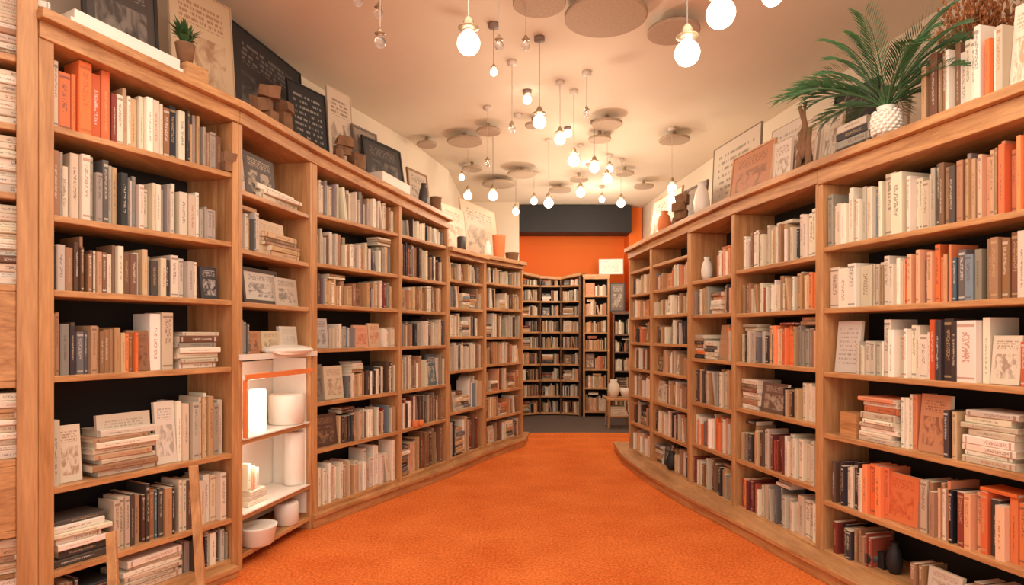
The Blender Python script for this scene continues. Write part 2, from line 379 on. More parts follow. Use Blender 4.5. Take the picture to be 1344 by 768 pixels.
# ===== left 3,4
z34=[2.56,2.30,1.935,1.63,1.30,.905,.555,.13]
L3=Bay(C,D,z34,2.77,2.66,D=.32,pw0=.05,pw1=.022,ledge=.6)
L3.zs[0]=2.58
L3.seg(0,[('u',412,470,WHT*3+GRY,(.76,.97)),('u',470,525,PW+BRN,(.64,.95))])
L3.seg(0+1,[('u',412,455,WHT*2+GRY*2+BRN,(.6,.85)),('u',455,520,WHT*2+GRY+BRN,(.5,.7))])
L3.seg(2,[('u',412,432,PLD,(.66,.85)),('u',432,470,WHT+BRN*2,(.55,.75)),('f',460,482,(150,110,84),(90,64,50),.55),('u',484,520,PLD,(.55,.85))])
L3.seg(3,[('f',414,438,(188,182,176),(110,102,98),.75),('u',440,470,PL,(.5,.62)),('f',472,490,(214,158,126),(190,100,70),.6),('f',491,506,(210,174,142),(190,100,70),.66),('u',508,524,WHT,(.4,.6))])
L3.seg(4,[('f',414,432,(130,122,110),(70,60,50),.75),('f',434,458,(210,192,164),(150,120,96),.7),('u',460,484,WHT+GRY+BRN,(.45,.55)),('u',486,524,WHT+DRK+TER,(.45,.75))])
L3.seg(5,[('f',414,450,(88,66,56),(160,130,100),.75),('u',452,476,BRN+DRK,(.6,.7)),('u',476,524,BRN+BLU*3+WHT*2+RED,(.6,.75))])
L3.seg(6,[('u',414,440,BRN+DRK+WHT,(.6,.75)),('u',440,478,WHT+BRN,(.5,.75)),('u',480,524,WHT,(.5,.88),dict(w=(.03,.05)))])
L4=Bay(D,E,list(z34),2.66,2.60,D=.32,pw0=.022,pw1=.03,ledge=.6)
L4.zs[0]=2.49
for k,p in enumerate([PW,PLD,WHT+BRN*2,PL,PL+BLU*3,PLD,PLD]): L4.seg(k,[('a',528,586,p)])
L5=Bay(E,Fp,[2.2,1.98,1.69,1.39,1.03,.60,.13],2.30,2.31,D=.3,ledge=.5,cth=.09)
L6=Bay(Fp,Gp,[2.22,2.02,1.72,1.38,1.06,.74,.43,.13],2.32,2.33,D=.3,ledge=.5,cth=.09)
for bb,n in ((L5,6),(L6,7)):
    for k in range(n): bb.seg(k,[('a',500,800,R.choice([PL,PLD,PW,WHT+BRN*2+TER]))])
# ===== right
P=G(1076,3.7);Q=G(963,4.65);Rr=G(905,5.4);S_=G(855,6.3);T=G(826,7.0); Z=(2.30,1.95)
R1=Bay(P,Z,[2.31,1.93,1.56,1.18,.812,.409,.11],2.45,2.45,D=.34,pw0=.03,pw1=.03,ledge=.75,cth=.14)
R2=Bay(Q,P,[2.31,1.89,1.563,1.20,.855,.466,.11],2.45,2.45,D=.34,pw0=.022,pw1=.03,ledge=.75,cth=.13)
R3=Bay(Rr,Q,[2.29,1.87,1.575,1.2,.82,.46,.11],2.43,2.45,D=.34,pw0=.04,pw1=.022,ledge=.75,cth=.13)
R4=Bay(S_,Rr,[2.27,2.12,1.857,1.6,1.32,1.03,.73,.42,.11],2.41,2.43,D=.32,ledge=.75)
R5=Bay(T,S_,[2.27,2.12,1.857,1.6,1.32,1.03,.73,.42,.11],2.39,2.41,D=.32,ledge=.75)
R4.zs[0]=2.3;
R1.seg(0,[('u',1083,1150,WHT*3+GRY+BLU[:1]+BRN[:2],(.6,.84)),('u',1151,1182,WHT,(.8,.9),dict(w=(.06,.08),lean=0)),('u',1182,1222,WHT*2+GRY,(.6,.8)),('u',1222,1262,GRY+BRN*2+WHT*2+DRK,(.62,.84)),('u',1262,1300,TER+BRN+WHT[:2],(.7,.8)),('u',1300,1344,ORG+TER,(.72,.86)),('u',1346,1480,PR)])
R1.seg(1,[('u',1084,1138,WHT,(.66,.76),dict(w=(.05,.09),lean=0)),('u',1139,1176,WHT+BRN,(.62,.86)),('u',1176,1240,ORG+TER*3+BRN+DRK[:2],(.64,.86),dict(w=(.018,.03))),('u',1240,1284,TER*2+GRY+BRN+DRK[:2]+BLU,(.62,.82)),('u',1284,1344,BRN+TER+WHT,(.6,.84),dict(w=(.03,.05))),('u',1346,1480,PR)])
R1.seg(2,[('f',1086,1116,(206,196,186),(110,100,98),.86,2),('u',1116,1152,WHT+GRY,(.4,.55)),('u',1153,1212,WHT*2+GRY[:2],(.58,.86),dict(w=(.02,.05))),('u',1212,1222,ORG,(.82,.86)),('u',1222,1250,DRK,(.84,.88),dict(w=(.03,.05),lean=0)),('u',1250,1286,WHT,(.82,.88),dict(w=(.07,.1),lean=0)),('f',1288,1326,(224,210,188),(150,120,100),.62),('u',1328,1340,DRK+ORG,(.5,.6)),('u',1341,1480,PW)])
R1.seg(3,[('s',1122,1172,WHT*2+TER,.72),('u',1173,1192,TER+WHT,(.78,.86)),('f',1194,1232,(196,138,102),(130,80,56),.86),('u',1233,1252,BRN+DRK,(.6,.7)),('s',1255,1332,WHT,.66),('u',1335,1480,PW,(.7,.86))])
R1.seg(4,[('u',1088,1128,WHT*2+DRK,(.5,.72)),('u',1128,1156,ORG,(.7,.78),dict(w=(.03,.06))),('f',1150,1192,(222,122,74),(190,80,44),.68),('u',1193,1235,TER+BRN*2+WHT,(.6,.76)),('u',1235,1270,PRO,(.6,.78)),('u',1270,1344,TER+RED+ORG*2+DRK,(.62,.8),dict(w=(.03,.05))),('u',1346,1480,PRO)])
R1.seg(5,[('u',1090,1136,DRK+BRN+RED,(.55,.72)),('u',1190,1204,BRN+DRK,(.4,.5)),('f',1206,1250,(216,202,184),(170,120,100),.5),('u',1252,1480,WHT+BRN+DRK,(.4,.6))])
R2.seg(0,[('u',968,1004,WHT*2+BRN,(.46,.66)),('u',1004,1040,WHT+BRN+DRK,(.5,.7)),('u',1040,1066,WHT,(.66,.74),dict(w=(.03,.05)))])
R2.seg(1,[('u',968,1004,WHT+RED+BRN,(.55,.78)),('u',1004,1050,WHT*2+BRN*2,(.55,.82)),('u',1050,1068,ORG+BRN+TER,(.66,.8))])
R2.seg(2,[('u',968,1000,GRY+WHT+DRK,(.55,.7)),('u',1000,1038,ORG+TER+RED[:1]+DRK[:1],(.64,.82)),('u',1038,1068,TER+GRY+BRN,(.65,.82))])
R2.seg(3,[('s',968,990,WHT+BRN,.6),('f',990,1022,(110,82,70),(190,170,150),.66),('u',1022,1044,DRK+BRN,(.55,.66)),('u',1044,1070,WHT,(.66,.8))])
R2.seg(4,[('u',968,1000,GRY+BRN+DRK,(.55,.8)),('u',1000,1032,BRN+RED+WHT,(.55,.78)),('u',1032,1070,WHT,(.6,.8))])
R2.seg(5,[('u',968,990,ORG+RED+BRN,(.6,.75)),('u',990,1040,WHT+GRY,(.5,.8)),('u',1040,1070,WHT,(.66,.86),dict(w=(.04,.06)))])
for k in range(1,6): R3.seg(k,[('a',908,960,R.choice([PR,PW,PLD]))])
R3.seg(0,[('u',935,955,WHT+TER,(.4,.56))])
for bb in (R4,R5):
    for k in range(1,8): bb.seg(k,[('a',780,904,R.choice([PW,PR,WHT+BRN*2,PLD]))])
R1.seg(-1,[('u',1196,1214,DRK+BRN,(.76,.95)),('u',1214,1236,TER+BRN,(.8,.98)),('u',1236,1282,WHT*2+GRY+BRN,(.8,1.05)),('u',1282,1294,ORG,(.8,.85)),('u',1294,1312,WHT,(.85,1.0)),('f',1312,1344,(232,218,198),(200,140,100),1.15),('u',1346,1500,PRO,(.8,1.1))])
def place(bay,px,b,z): 
    s=bay.S(px,b); return bay.pt(s,b,z)
# ===== plinths
def plinth(name,pts_front,h,back):
    mb=MB(); 
    for (a,b) in zip(pts_front,pts_front[1:]):
        a=Vector((*a,0));b=Vector((*b,0)); u=(b-a).normalized(); n=Vector((-u.y,u.x,0))
        mb.hexa([a,b,b+n*back,a+n*back]+[q+UP*(h-.03) for q in (a,b,b+n*back,a+n*back)],mat=0)
        a2=a-n*.015;b2=b-n*.015
        mb.hexa([q+UP*(h-.03) for q in (a2,b2,b+n*back,a+n*back)]+[q+UP*h for q in (a2,b2,b+n*back,a+n*back)],mat=0)
    return mb.done(name,[M_WH],bevel=.004)
plinth('trim_1',[G(412,4.40),G(470,4.83),G(530,5.35),G(590,6.0),G(640,6.85),G(689,7.7),G(693,8.2)],.10,.2)
plinth('trim_2',[G(806,7.45),G(818,6.6),G(850,5.75),G(893,5.05),G(960,4.35),G(1072,3.5),G(1230,2.75),(2.16,1.9)],.10,.25)
plinth('trim_3',[(-2.35,2.2),(-2.08,2.62),G(312,3.52)],.07,.2)
for bb in (L0,L1,L2,L3,L4,L5,L6,R1,R2,R3,R4,R5): bb.finish()

# ===== back shelves (the tall one curves)
xs=[.15,.5,.85,1.18]; ys=[10.45,10.66,10.66,10.5]
for i in range(3):
    BK=Bay((xs[i],ys[i]),(xs[i+1],ys[i+1]),[2.4,2.27,2.0,1.74,1.46,1.18,.9,.62,.34,.05],[2.5,2.44,2.42][i],[2.44,2.42,2.48][i],D=.3,mats=[M_DARKW,M_WH,M_BACK],cth=.05,over=.02,ledge=.3,pw0=.03 if i==0 else .008,pw1=.03 if i==2 else .008)
    for k in range(0,9): BK.auto(k,.03,BK.len-.03,BRN*4+GRY*2+DRK*2+WHT*2+TER+RED,h=(.55,.8),w=(.018,.03))
    BK.finish()
BK2=Bay((1.22,10.45),(1.66,10.4),[2.35,2.08,1.75,1.45,1.15,.82,.5,.1],2.44,2.44,D=.3,cth=.08,over=.02,ledge=.3)
for k in range(7): BK2.auto(k,.04,.4,BRN*3+WHT*2+TER*2,h=(.5,.75))
BK2.finish()
BK3=Bay((1.70,10.3),(2.14,10.2),[1.75,1.42,1.12,.8,.45,.1],1.8,1.8,D=.3,mats=[M_DARKW,M_DARKW,M_BACK],cth=.05,over=.02,ledge=.3,name='display_cabinet')
for k in range(5): BK3.auto(k,.04,.4,BRN*2+DRK+WHT*2+TER,h=(.5,.75))
BK3.finish()
LB=Bay((-.38,9.35),(.04,9.95),[2.15,1.85,1.55,1.25,.95,.65,.35,.05],2.25,2.25,D=.28,cth=.08,mats=[M_DARKW,M_WH,M_BACK],ledge=.28)
for k in range(7): LB.auto(k,.04,LB.len-.04,PLD,h=(.5,.75))
LB.finish()

# ===== room
CZ=3.65
def slab(name,pts,z0,z1,mat):
    mb=MB(); i=mb.add([(x,y,z0) for x,y in pts]); j=mb.add([(x,y,z1) for x,y in pts]); n=len(pts)
    mb.face([i+k for k in range(n)][::-1]); mb.face([j+k for k in range(n)])
    for k in range(n): q=(k+1)%n; mb.face((i+k,i+q,j+q,j+k))
    return mb.done(name,[mat])
def wall(name,pts,mat,th=.12,z1=CZ,z0=0):
    mb=MB()
    for a,b in zip(pts,pts[1:]):
        a=Vector((*a,0));b=Vector((*b,0));u=(b-a).normalized();n=Vector((-u.y,u.x,0))
        mb.hexa([a+UP*z0,b+UP*z0,b+n*th+UP*z0,a+n*th+UP*z0,a+UP*z1,b+UP*z1,b+n*th+UP*z1,a+n*th+UP*z1])
    return mb.done(name,[mat])
slab('floor',[(-4,-3),(4,-3),(4,8.35),(-4,8.35)],-.1,0,M_CARPET)
slab('floor_carpet_edge',[(.95+1.6*math.cos(math.pi-t*math.pi/20),8.352+.38*math.sin(t*math.pi/20)) for t in range(21)],-.05,.004,M_CARPET)
slab('floor_tile',[(-4,8.35),(4,8.35),(4,11.6),(-4,11.6)],-.1,0,M_DFLOOR)
slab('ceiling',[(-4,-3),(4,-3),(4,11.6),(-4,11.6)],CZ,CZ+.1,M_CREAM)
wall('wall_left',[(-3.0,-3),(-3.0,1.9),(-2.85,2.5),(-2.4,3.75),(-2.12,4.45),(-1.62,5.9),(-1.2,7.0),(-.87,8.3),(-.82,10.3)],M_WALL)
wall('wall_right',[(2.3,11.3),(2.34,10),(2.6,7.2),(2.95,4.2),(3.1,1.5),(3.1,-3)],M_WALL)
wall('wall_partition',[(-.95,10.3),(.12,10.3)],M_WALL); 
wall('wall_partition_return',[(.1,10.43),(.1,11.19)],M_ORW)
wall('wall_back',[(-1,11.2),(2.5,11.2)],M_ORW)
slab('ceiling_soffit',[(.13,10.45),(2.05,10.45),(2.05,10.9),(.13,10.9)],3.17,3.62,M_BLK)
slab('wall_pier',[(2.06,10.75),(2.30,10.75),(2.30,11.2),(2.06,11.2)],0,CZ,M_ORW)

# ===== pendant bulbs
def pendant(px,py,d,r=.055,energy=9,cord=0,clear=False):
    c=W(px,py,d); mb=MB()
    prof=[(.001,-r)]+[(r*math.sin(a),-r*math.cos(a)) for a in [math.pi*i/12 for i in range(1,10)]]+[(r*.42,r*1.0),(r*.36,r*1.25)]
    mb.lathe(c,prof,0,20)
    mb.lathe(c,[(r*.42,r*1.05),(r*.46,r*1.1),(r*.46,r*1.9),(r*.3,r*2.2),(r*.1,r*2.4)],1,16)
    mb.lathe(c,[(r*.46,r*1.15),(r*.9,r*1.3),(r*.92,r*1.36),(r*.46,r*1.45)],1,20,cap=False)
    mb.tube([c+UP*r*2.3,(c.x,c.y,CZ-.02)],.0028,2,6)
    mb.lathe((c.x,c.y,CZ-.03),[(.001,-.005),(.04,0),(.04,.03)],2,16)
    mb.done('pendant_bulb',[M_GLASS if clear else M_GLOW,M_BRASS,[M_CORD,M_CORDD][cord]])
    if energy:
        l=bpy.data.lights.new('bulb_light','POINT'); l.energy=energy*.88; l.color=(1,.86,.66); l.shadow_soft_size=.06
        o=bpy.data.objects.new('bulb_light',l); scene.collection.objects.link(o); o.location=c-UP*(r+.07)
for b in [(615,57,2.75,.052,10),(946,18,2.35,.055,9),(902,70,2.7,.055,10),(1014,-6,2.5,.042,7),(708,160,4.6,.05,15),(692,131,5.6,.04,0),(680,128,6.2,.038,0),
          (735,183,5.4,.048,12),(753,211,5.6,.052,0),(780,220,6.4,.052,15),(797,236,6.8,.052,0),(762,253,7.2,.052,16),(815,267,7.8,.052,14),(720,267,7.0,.054,0),
          (701,264,8.4,.048,13),(677,278,8.6,.048,0),(647,257,6.6,.052,14),(614,257,7.0,.048,0),(606,233,8.0,.038,0),(882,248,6.6,.052,15),(800,222,7.6,.043,0),(648,95,4.4,.026,0),(745,175,6.6,.043,0),(773,205,8.0,.048,10),(790,262,9.2,.045,12)]:
    pendant(b[0],b[1],b[2],b[3],b[4],cord=R.choice([0,0,1]))
for b in [(499,55,3.4,.034),(497,18,3.9,.03),(470,2,3.6,.028),(655,60,3.6,.028),(770,150,5.2,.03),(690,60,4.0,.03),(672,170,5,.03),(640,215,6,.03)]: pendant(*b,0,clear=True)
# ===== ceiling discs
for px,py,w in [(795,22,108),(884,42,68),(708,4,70),(610,186,46),(641,173,32),(797,163,40),(885,184,40),(655,242,44),(684,229,38),(787,183,30),(700,165,22),(735,250,30),(845,245,26),(560,190,26),(620,222,26),(760,236,24),(820,228,24),(575,235,22)]:
    zz=3.56; d=(zz-CH)*F/(HY-py); c=W(px,py,d); r=w/2*d/F; mb=MB()
    mb.lathe(c,[(r*.96,-.012),(r,-.006),(r,.012),(r*.96,.018)],0,36)
    mb.tube([(c.x,c.y,c.z+.01),(c.x,c.y,CZ-.004)],.02,0,10)
    mb.done('ceiling_disc',[M_DISC,M_CORDD])

# ===== framed prints etc.
def standing(name,bay,px0,px1,h,b,fcol,acol,ink,z=None,lean=.12,bw=.02,th=.02,text=False,top=None):
    z=bay.c0+(bay.c1-bay.c0)*max(0,min(1,bay.S((px0+px1)/2)/bay.len)) if z is None else z
    a,e=bay.S(px0,b),bay.S(px1,b); w=e-a
    if top is not None:
        d=bay.pt(bay.S((px0+px1)/2,b),b,0).y; h=CH+(HY-top)*d/F-z
    c=(UP*math.cos(lean)+bay.n*math.sin(lean)); nn=(bay.n*math.cos(lean)-UP*math.sin(lean)); mb=MB(); u=bay.u
    o=bay.pt(a,b,z+th*math.sin(lean)+.001)
    fc=(*lin(fcol),.3)
    mb.box(o,u,nn,c,w,th,bw,col=fc); mb.box(o+c*(h-bw),u,nn,c,w,th,bw,col=fc)
    mb.box(o+c*bw,u,nn,c,bw,th,h-2*bw,col=fc); mb.box(o+c*bw+u*(w-bw),u,nn,c,bw,th,h-2*bw,col=fc)
    mb.box(o+c*bw+u*bw+nn*.006,u,nn,c,w-2*bw,th-.008,h-2*bw,col=(*lin(acol),R.random()),ink=lin(ink),front=True,fmat=2 if text else 1)
    return mb.done(name,[M_BOOK,M_ART,M_TEXT],attr=True)
# left ledge
standing('framed_print',L1,112,212,.30,.33,(50,46,46),(80,74,70),(150,140,130),top=-60,lean=.08)
mb=MB(); s0=L1.S(78,.1); s1=L1.S(228,.1); LL=(L1.u*L1.len+UP*(L1.c1-L1.c0)).normalized()
for i in range(2):
    a=s0+.02*i; mb.box(L1.pt(a,.0+.01*i,L1.c0+(L1.c1-L1.c0)*a/L1.len+.048*i+.001),LL,L1.n,UP,s1-s0-.04*i,.2,.046)
mb.done('flat_white_box',[M_WHITE],bevel=.004)
standing('aged_map_print',L1,228,311,.46,.3,(196,170,140),(206,180,148),(150,108,78),bw=.006,top=-14,lean=.08)
standing('chalkboard_sign',L2,307,402,.40,.36,(30,30,33),(32,32,36),(110,106,104),bw=.012,top=58,lean=.06)
standing('chalkboard_sign',L3,384,434,.42,.22,(30,30,33),(38,38,41),(176,168,158),bw=.012,top=112,lean=.1,text=True)
standing('paper_poster',L3,434,466,.40,.3,(214,194,172),(212,194,174),(120,100,86),bw=.005,top=118,lean=.06)
standing('framed_print',L3,470,502,.30,.24,(120,104,92),(150,134,120),(90,76,66),top=168)
standing('framed_print',L3,484,534,.34,.16,(36,34,36),(52,50,52),(120,112,106),lean=.16,top=186)
standing('framed_print',L4,540,566,.24,.2,(150,110,80),(190,170,150),(110,90,76),top=224)
mb=MB(); a=L3.S(496,.0); LL=(L3.u*L3.len+UP*(L3.c1-L3.c0)).normalized()
mb.box(L3.pt(a,-.05,L3.c0-(L3.c0-L3.c1)*a/L3.len+.001),LL,L3.n,UP,.40,.17,.085); mb.done('flat_white_box',[M_WHITE],bevel=.004)
def ledge_z(bay,px): t=max(0,min(1,bay.S(px)/bay.len)); return bay.c0+(bay.c1-bay.c0)*t
def item(name,bay,px,b,fn,mats,z=None):
    z=ledge_z(bay,px) if z is None else z
    p=place(bay,px,b,z); mb=MB(); fn(mb,p); return mb.done(name,mats)
def vase(r,h,kind=0):
    K=[[(.6,0),(.95,.2),(1,.45),(.75,.75),(.45,.88),(.55,1),(.45,.98)],[(.7,0),(.8,.1),(.95,.9),(1,1),(.88,1),(.8,.85)],[(.9,0),(1,.05),(1,.95),(.9,1),(.5,1)]][kind]
    return lambda mb,p: mb.lathe(p,[(a*r,b*h) for a,b in K],0,24)
def rocks(n,r):
    def f(mb,p):
        z=0
        for i in range(n):
            h=r*R.uniform(.7,1.0); an=R.uniform(0,3.1); u=Vector((math.cos(an),math.sin(an),R.uniform(-.15,.15))).normalized(); v=UP.cross(u).normalized()
            la=r*R.uniform(1.3,1.9); lb=r*R.uniform(.8,1.2); q=Vector(p)+Vector((R.uniform(-.3,.3)*r,R.uniform(-.3,.3)*r,z+.012))
            pts=[]
            for zz in (0,h):
                for (x,y) in ((-.5,-.35),(0,-.55),(.5,-.3),(.55,.3),(.05,.5),(-.5,.35)):
                    pts.append(q+u*la*x*R.uniform(.75,1.1)+v*lb*y*R.uniform(.75,1.1)+UP*(zz+R.uniform(-.012,.012)))
            k=mb.add(pts)
            for j in range(6): jj=(j+1)%6; mb.face((k+j,k+jj,k+6+jj,k+6+j))
            mb.face([k+j for j in range(6)][::-1]); mb.face([k+6+j for j in range(6)])
            z+=h*.92
    return f
item('driftwood_stack',L2,350,.05,rocks(3,.1),[M_ROCK]); item('driftwood_stack',L2,378,.04,rocks(3,.09),[M_ROCK])
item('driftwood_stack',L3,450,.02,rocks(3,.08),[M_ROCK]); item('driftwood_stack',L3,468,.03,rocks(2,.08),[M_ROCK])
item('ceramic_vase',L4,556,.08,vase(.05,.24),[M_GRAYC]); item('ceramic_vase',L4,572,.06,vase(.06,.16,1),[M_ROCK])
item('terracotta_pot',L6,655,.1,vase(.085,.30,1),[M_TERR]); item('ceramic_vase',L6,640,.15,vase(.05,.22),[M_WHITE])
item('wooden_bowl',L6,672,.1,vase(.09,.12,1),[M_ROCK]); item('ceramic_vase',L5,606,.08,vase(.05,.17,2),[M_GRAYC])
standing('paper_poster',L5,586,616,.42,.3,(214,190,166),(212,190,166),(150,116,90),bw=.005,top=270)
standing('paper_poster',L5,612,658,.55,.38,(200,170,140),(206,178,150),(130,100,76),bw=.005,top=268)
def leafplant(mb,p,n=40,r=.12,hh=.14,mat=0,w=.012):
    p=Vector(p)
    for i in range(n):
        a=R.uniform(0,6.28); l=R.uniform(.5,1); d=Vector((math.cos(a)*r*l*R.uniform(.3,1),math.sin(a)*r*l,hh*R.uniform(.4,1)))
        e=p+d; side=d.cross(UP).normalized()*w
        m=p+d*.55+UP*.02
        i0=mb.add([p,m+side,e,m-side]); mb.face((i0,i0+1,i0+2,i0+3),mat)
def smallplant(mb,p):
    mb.lathe(p,[(.035,0),(.05,.1),(.052,.11),(.045,.11)],0,20); leafplant(mb,Vector(p)+UP*.1,150,.10,.13,1,.008)
item('potted_plant',L1,243,.03,smallplant,[M_ROCK,M_LEAF],z=ledge_z(L1,243)+.09)
mb=MB(); a=L1.S(236,.03)
mb.box(L1.pt(a,-.03,ledge_z(L1,243)),L1.u,L1.n,UP,.13,.13,.088); mb.done('wooden_block',[M_WH],bevel=.004)
# right ledge
standing('framed_print',R5,850,888,.36,.25,(190,150,110),(226,206,184),(110,84,66),bw=.012,top=254)
item('driftwood_stack',R4,895,.1,rocks(4,.09),[M_ROCK])
item('ceramic_vase',R4,872,.05,vase(.07,.22),[M_TERR])
item('ceramic_vase',R3,921,.08,vase(.07,.3,0),[M_WHITE])
standing('framed_print',R3,896,922,.32,.2,(110,84,66),(150,120,96),(90,70,56),top=242)
standing('framed_print',R4,884,902,.32,.3,(110,84,66),(186,150,116),(90,70,56),top=250)
standing('lettered_sign',R3,932,994,.62,.42,(150,130,112),(218,200,180),(90,76,66),bw=.008,text=True,lean=.05,top=178)
standing('framed_print',R2,955,1010,.40,.15,(206,160,120),(192,128,90),(130,82,58),bw=.014,top=194)
standing('paper_poster',R2,1008,1048,.42,.3,(218,200,182),(218,202,186),(130,112,100),bw=.004,text=True,lean=.06,top=162)
standing('paper_poster',R2,1012,1036,.42,.16,(218,200,182),(222,206,190),(160,120,100),bw=.004,lean=.06,top=184)
standing('paper_poster',R2,1040,1068,.30,.2,(218,202,184),(214,194,174),(170,120,90),bw=.006,top=156)
def drift(mb,p):
    p=Vector(p)
    for i in range(6):
        q=p+Vector((R.uniform(-.03,.05),R.uniform(-.05,.05),0)); pts=[q+Vector((R.uniform(-.02,.02),R.uniform(-.02,.02),.08*k)) for k in range(R.randint(4,6))]
        mb.tube(pts,.028,0,7,.012)
item('driftwood_branch',R2,1056,.0,drift,[M_ROCK])
standing('black_poster',R1,1084,1142,.40,.34,(28,28,31),(34,33,35),(120,110,104),bw=.012,top=112)
standing('paper_poster',R1,1074,1100,.34,.12,(214,186,158),(214,196,176),(130,100,80),bw=.006,top=138)
standing('paper_poster',R1,1144,1186,.34,.40,(214,186,158),(218,200,178),(170,110,76),bw=.006,top=100)
mb=MB(); a=R1.S(1094,.03); e=R1.S(1142,.03)
for i in range(4): add_book(mb,R1.pt(a+.01*i,.03,2.451+.045*i),UP,R1.n,R1.u,.044,.16,(e-a)*(1-.07*i),R.choice(GRY+WHT+DRK))
mb.done('stack_of_books',[M_BOOK,M_ART],attr=True)
# palm
def palm(mb,p):
    p=Vector(p)
    pr=[(.04,0),(.058,.03),(.066,.07),(.06,.12),(.04,.145),(.045,.16),(.036,.16)]
    mb.lathe(p,pr,0,24)
    for ring in range(7):
        z=.02+ring*.018; rr=.055+.012*math.sin(math.pi*z/.14)
        for j in range(14):
            a=2*math.pi*(j+.5*(ring%2))/14; mb.blob(p+Vector((rr*math.cos(a),rr*math.sin(a),z)),.011,.011,.009,0,8,5)
    base=p+UP*.15
    for i in range(38):
        az=i*2.4+R.uniform(-.2,.2); L=R.uniform(.38,.56); el=R.uniform(.5,1.25)
        pts=[]; q=base.copy(); e=el
        for k in range(9):
            pts.append(q.copy()); dr=Vector((math.cos(az)*math.cos(e),math.sin(az)*math.cos(e),math.sin(e))); q=q+dr*L/8; e-=.07+.022*k
        mb.tube(pts,.0045,1,5,.0015)
        for k in range(2,9):
            for h in (0,.33,.66):
                if k==8 and h: continue
                o=pts[k].lerp(pts[min(k+1,8)],h)
                d=(pts[k]-pts[k-1]).normalized(); s=d.cross(UP); 
                if s.length<.05: s=Vector((-math.sin(az),math.cos(az),0))
                s.normalize(); ll=.12*math.sin(math.pi*(k+h)/10.5)+.03
                for sg in (1,-1):
                    t=o+(d*1.0+s*sg*.5-UP*.05).normalized()*ll; m=(o+t)/2+UP*.005; wv=d*.003+UP*.0035
                    i0=mb.add([o,m+wv,t,m-wv]); mb.face((i0,i0+1,i0+2,i0+3),1)
item('potted_palm',R1,1163,.0,palm,[M_WHITE,M_LEAF])
def dried(mb,p):
    p=Vector(p)
    mb.lathe(p,[(.04,0),(.06,.08),(.05,.2),(.035,.24),(.045,.26)],1,20)
    for i in range(110):
        a=R.uniform(0,6.28); sp=R.uniform(.02,.24); h=R.uniform(.34,.62); pts=[p+UP*.22]
        for k in range(1,5): pts.append(p+Vector((math.cos(a)*sp*(k/4)**1.5,math.sin(a)*sp*(k/4)**1.5,.22+(h-.1)*k/4)))
        mb.tube(pts,.0025,0,4,.0012)
        for k in range(6):
            q=pts[-1]-(pts[-1]-pts[-2])*R.uniform(0,1.6)+Vector((R.uniform(-.02,.02),R.uniform(-.02,.02),0)); mb.blob(q,.007,.007,.013,0,5,3)
item('dried_flower_vase',R1,1285,.30,dried,[M_DRY,M_GRAYC])

# row objects
def rz(bay,k): return bay.row(k)[0]
standing('framed_photo',L2,321,368,.225,.06,(70,52,42),(200,190,178),(60,54,50),z=rz(L2,2)+.001,bw=.022)
item('wood_ornament',L1,297,.03,rocks(2,.06),[M_ROCK],z=2.352)
def cameraobj(mb,p):
    p=Vector(p); u=R1.u; n=R1.n
    mb.box(p-u*.07,u,n,UP,.14,.06,.09); mb.box(p-u*.025+UP*.09,u,n,UP,.05,.05,.025,mat=1)
    mb.tube([p+n*.005+UP*.045,p-n*.03+UP*.045],.034,1,20); mb.tube([p-n*.03+UP*.045,p-n*.05+UP*.045],.028,0,20)
item('vintage_camera',R1,1146,.08,cameraobj,[M_BLK,M_GRAYC],z=rz(R1,5)+.001)
item('black_jug',R1,1174,.10,vase(.04,.17,0),[M_BLK],z=rz(R1,5)+.001)
item('black_jug',R4,882,.03,vase(.06,.17,0),[M_BLK],z=.111)
item('wooden_block',R1,1103,.06,lambda mb,p: mb.box(Vector(p)+Vector((-.03,-.05,0)),R1.u,R1.n,UP,.12,.1,.14),[M_WH],z=rz(R1,3)+.001)
item('terracotta_bowl',R3,916,.1,vase(.07,.1,1),[M_TERR],z=rz(R3,0)+.001)
item('white_jug',R3,928,.08,vase(.05,.2,0),[M_WHITE],z=rz(R3,0)+.001)
item('orange_candle',L4,545,.0,vase(.03,.06,2),[M_TERR],z=rz(L4,5)+.001)
item('orange_candle',L4,552,.0,vase(.03,.05,2),[M_ORAC],z=rz(L4,5)+.001)

# display nook in left bay 2
z0=L2.zs[5]; z1=L2.zs[4]-TH; l=L2.len
mb=MB()
mb.box(L2.pt(.036,.285,.12),L2.u,L2.n,UP,l-.07,.035,1.1,mat=0)
for sa in (.037,l-.044): mb.box(L2.pt(sa,.02,.12),L2.u,L2.n,UP,.008,.262,.15); mb.box(L2.pt(sa,.02,.325),L2.u,L2.n,UP,.008,.262,.41); mb.box(L2.pt(sa,.02,.775),L2.u,L2.n,UP,.008,.262,.46)
for zz in (z0,L2.zs[6]): mb.box(L2.pt(.045,-.012,zz+.0005),L2.u,L2.n,UP,l-.09,.29,.008)
mb.done('white_display_liner',[M_WHITE])
mb=MB()
mb.box(L2.pt(.036,-.03,z1-.12),L2.u,L2.n,UP,l-.067,.010,.035); mb.box(L2.pt(.046,-.03,z0+.012),L2.u,L2.n,UP,.01,.03,z1-z0-.132)
mb.done('orange_display_frame',[M_ORAC],bevel=.003)
mb=MB()
mb.box(L2.pt(.0,-.045,z1+.001),L2.u,L2.n,UP,l,.036,.034); c=L2.pt(l*.62,.0,1.30)
mb.blob(c,.16,.26,.035,0,24,10,.03); mb.done('white_cushion',[M_WHITE])
item('cylinder_lamp',L2,338,.10,vase(.055,.27,2),[M_LAMPG],z=z0+.009)
item('white_jar',L2,376,.10,vase(.12,.21,2),[M_WHITE],z=z0+.009)
item('tall_white_vase',L2,386,.10,vase(.075,.38,2),[M_WHITE],z=L2.zs[6]+.009)
mb=MB(); a=L2.S(326,.05)
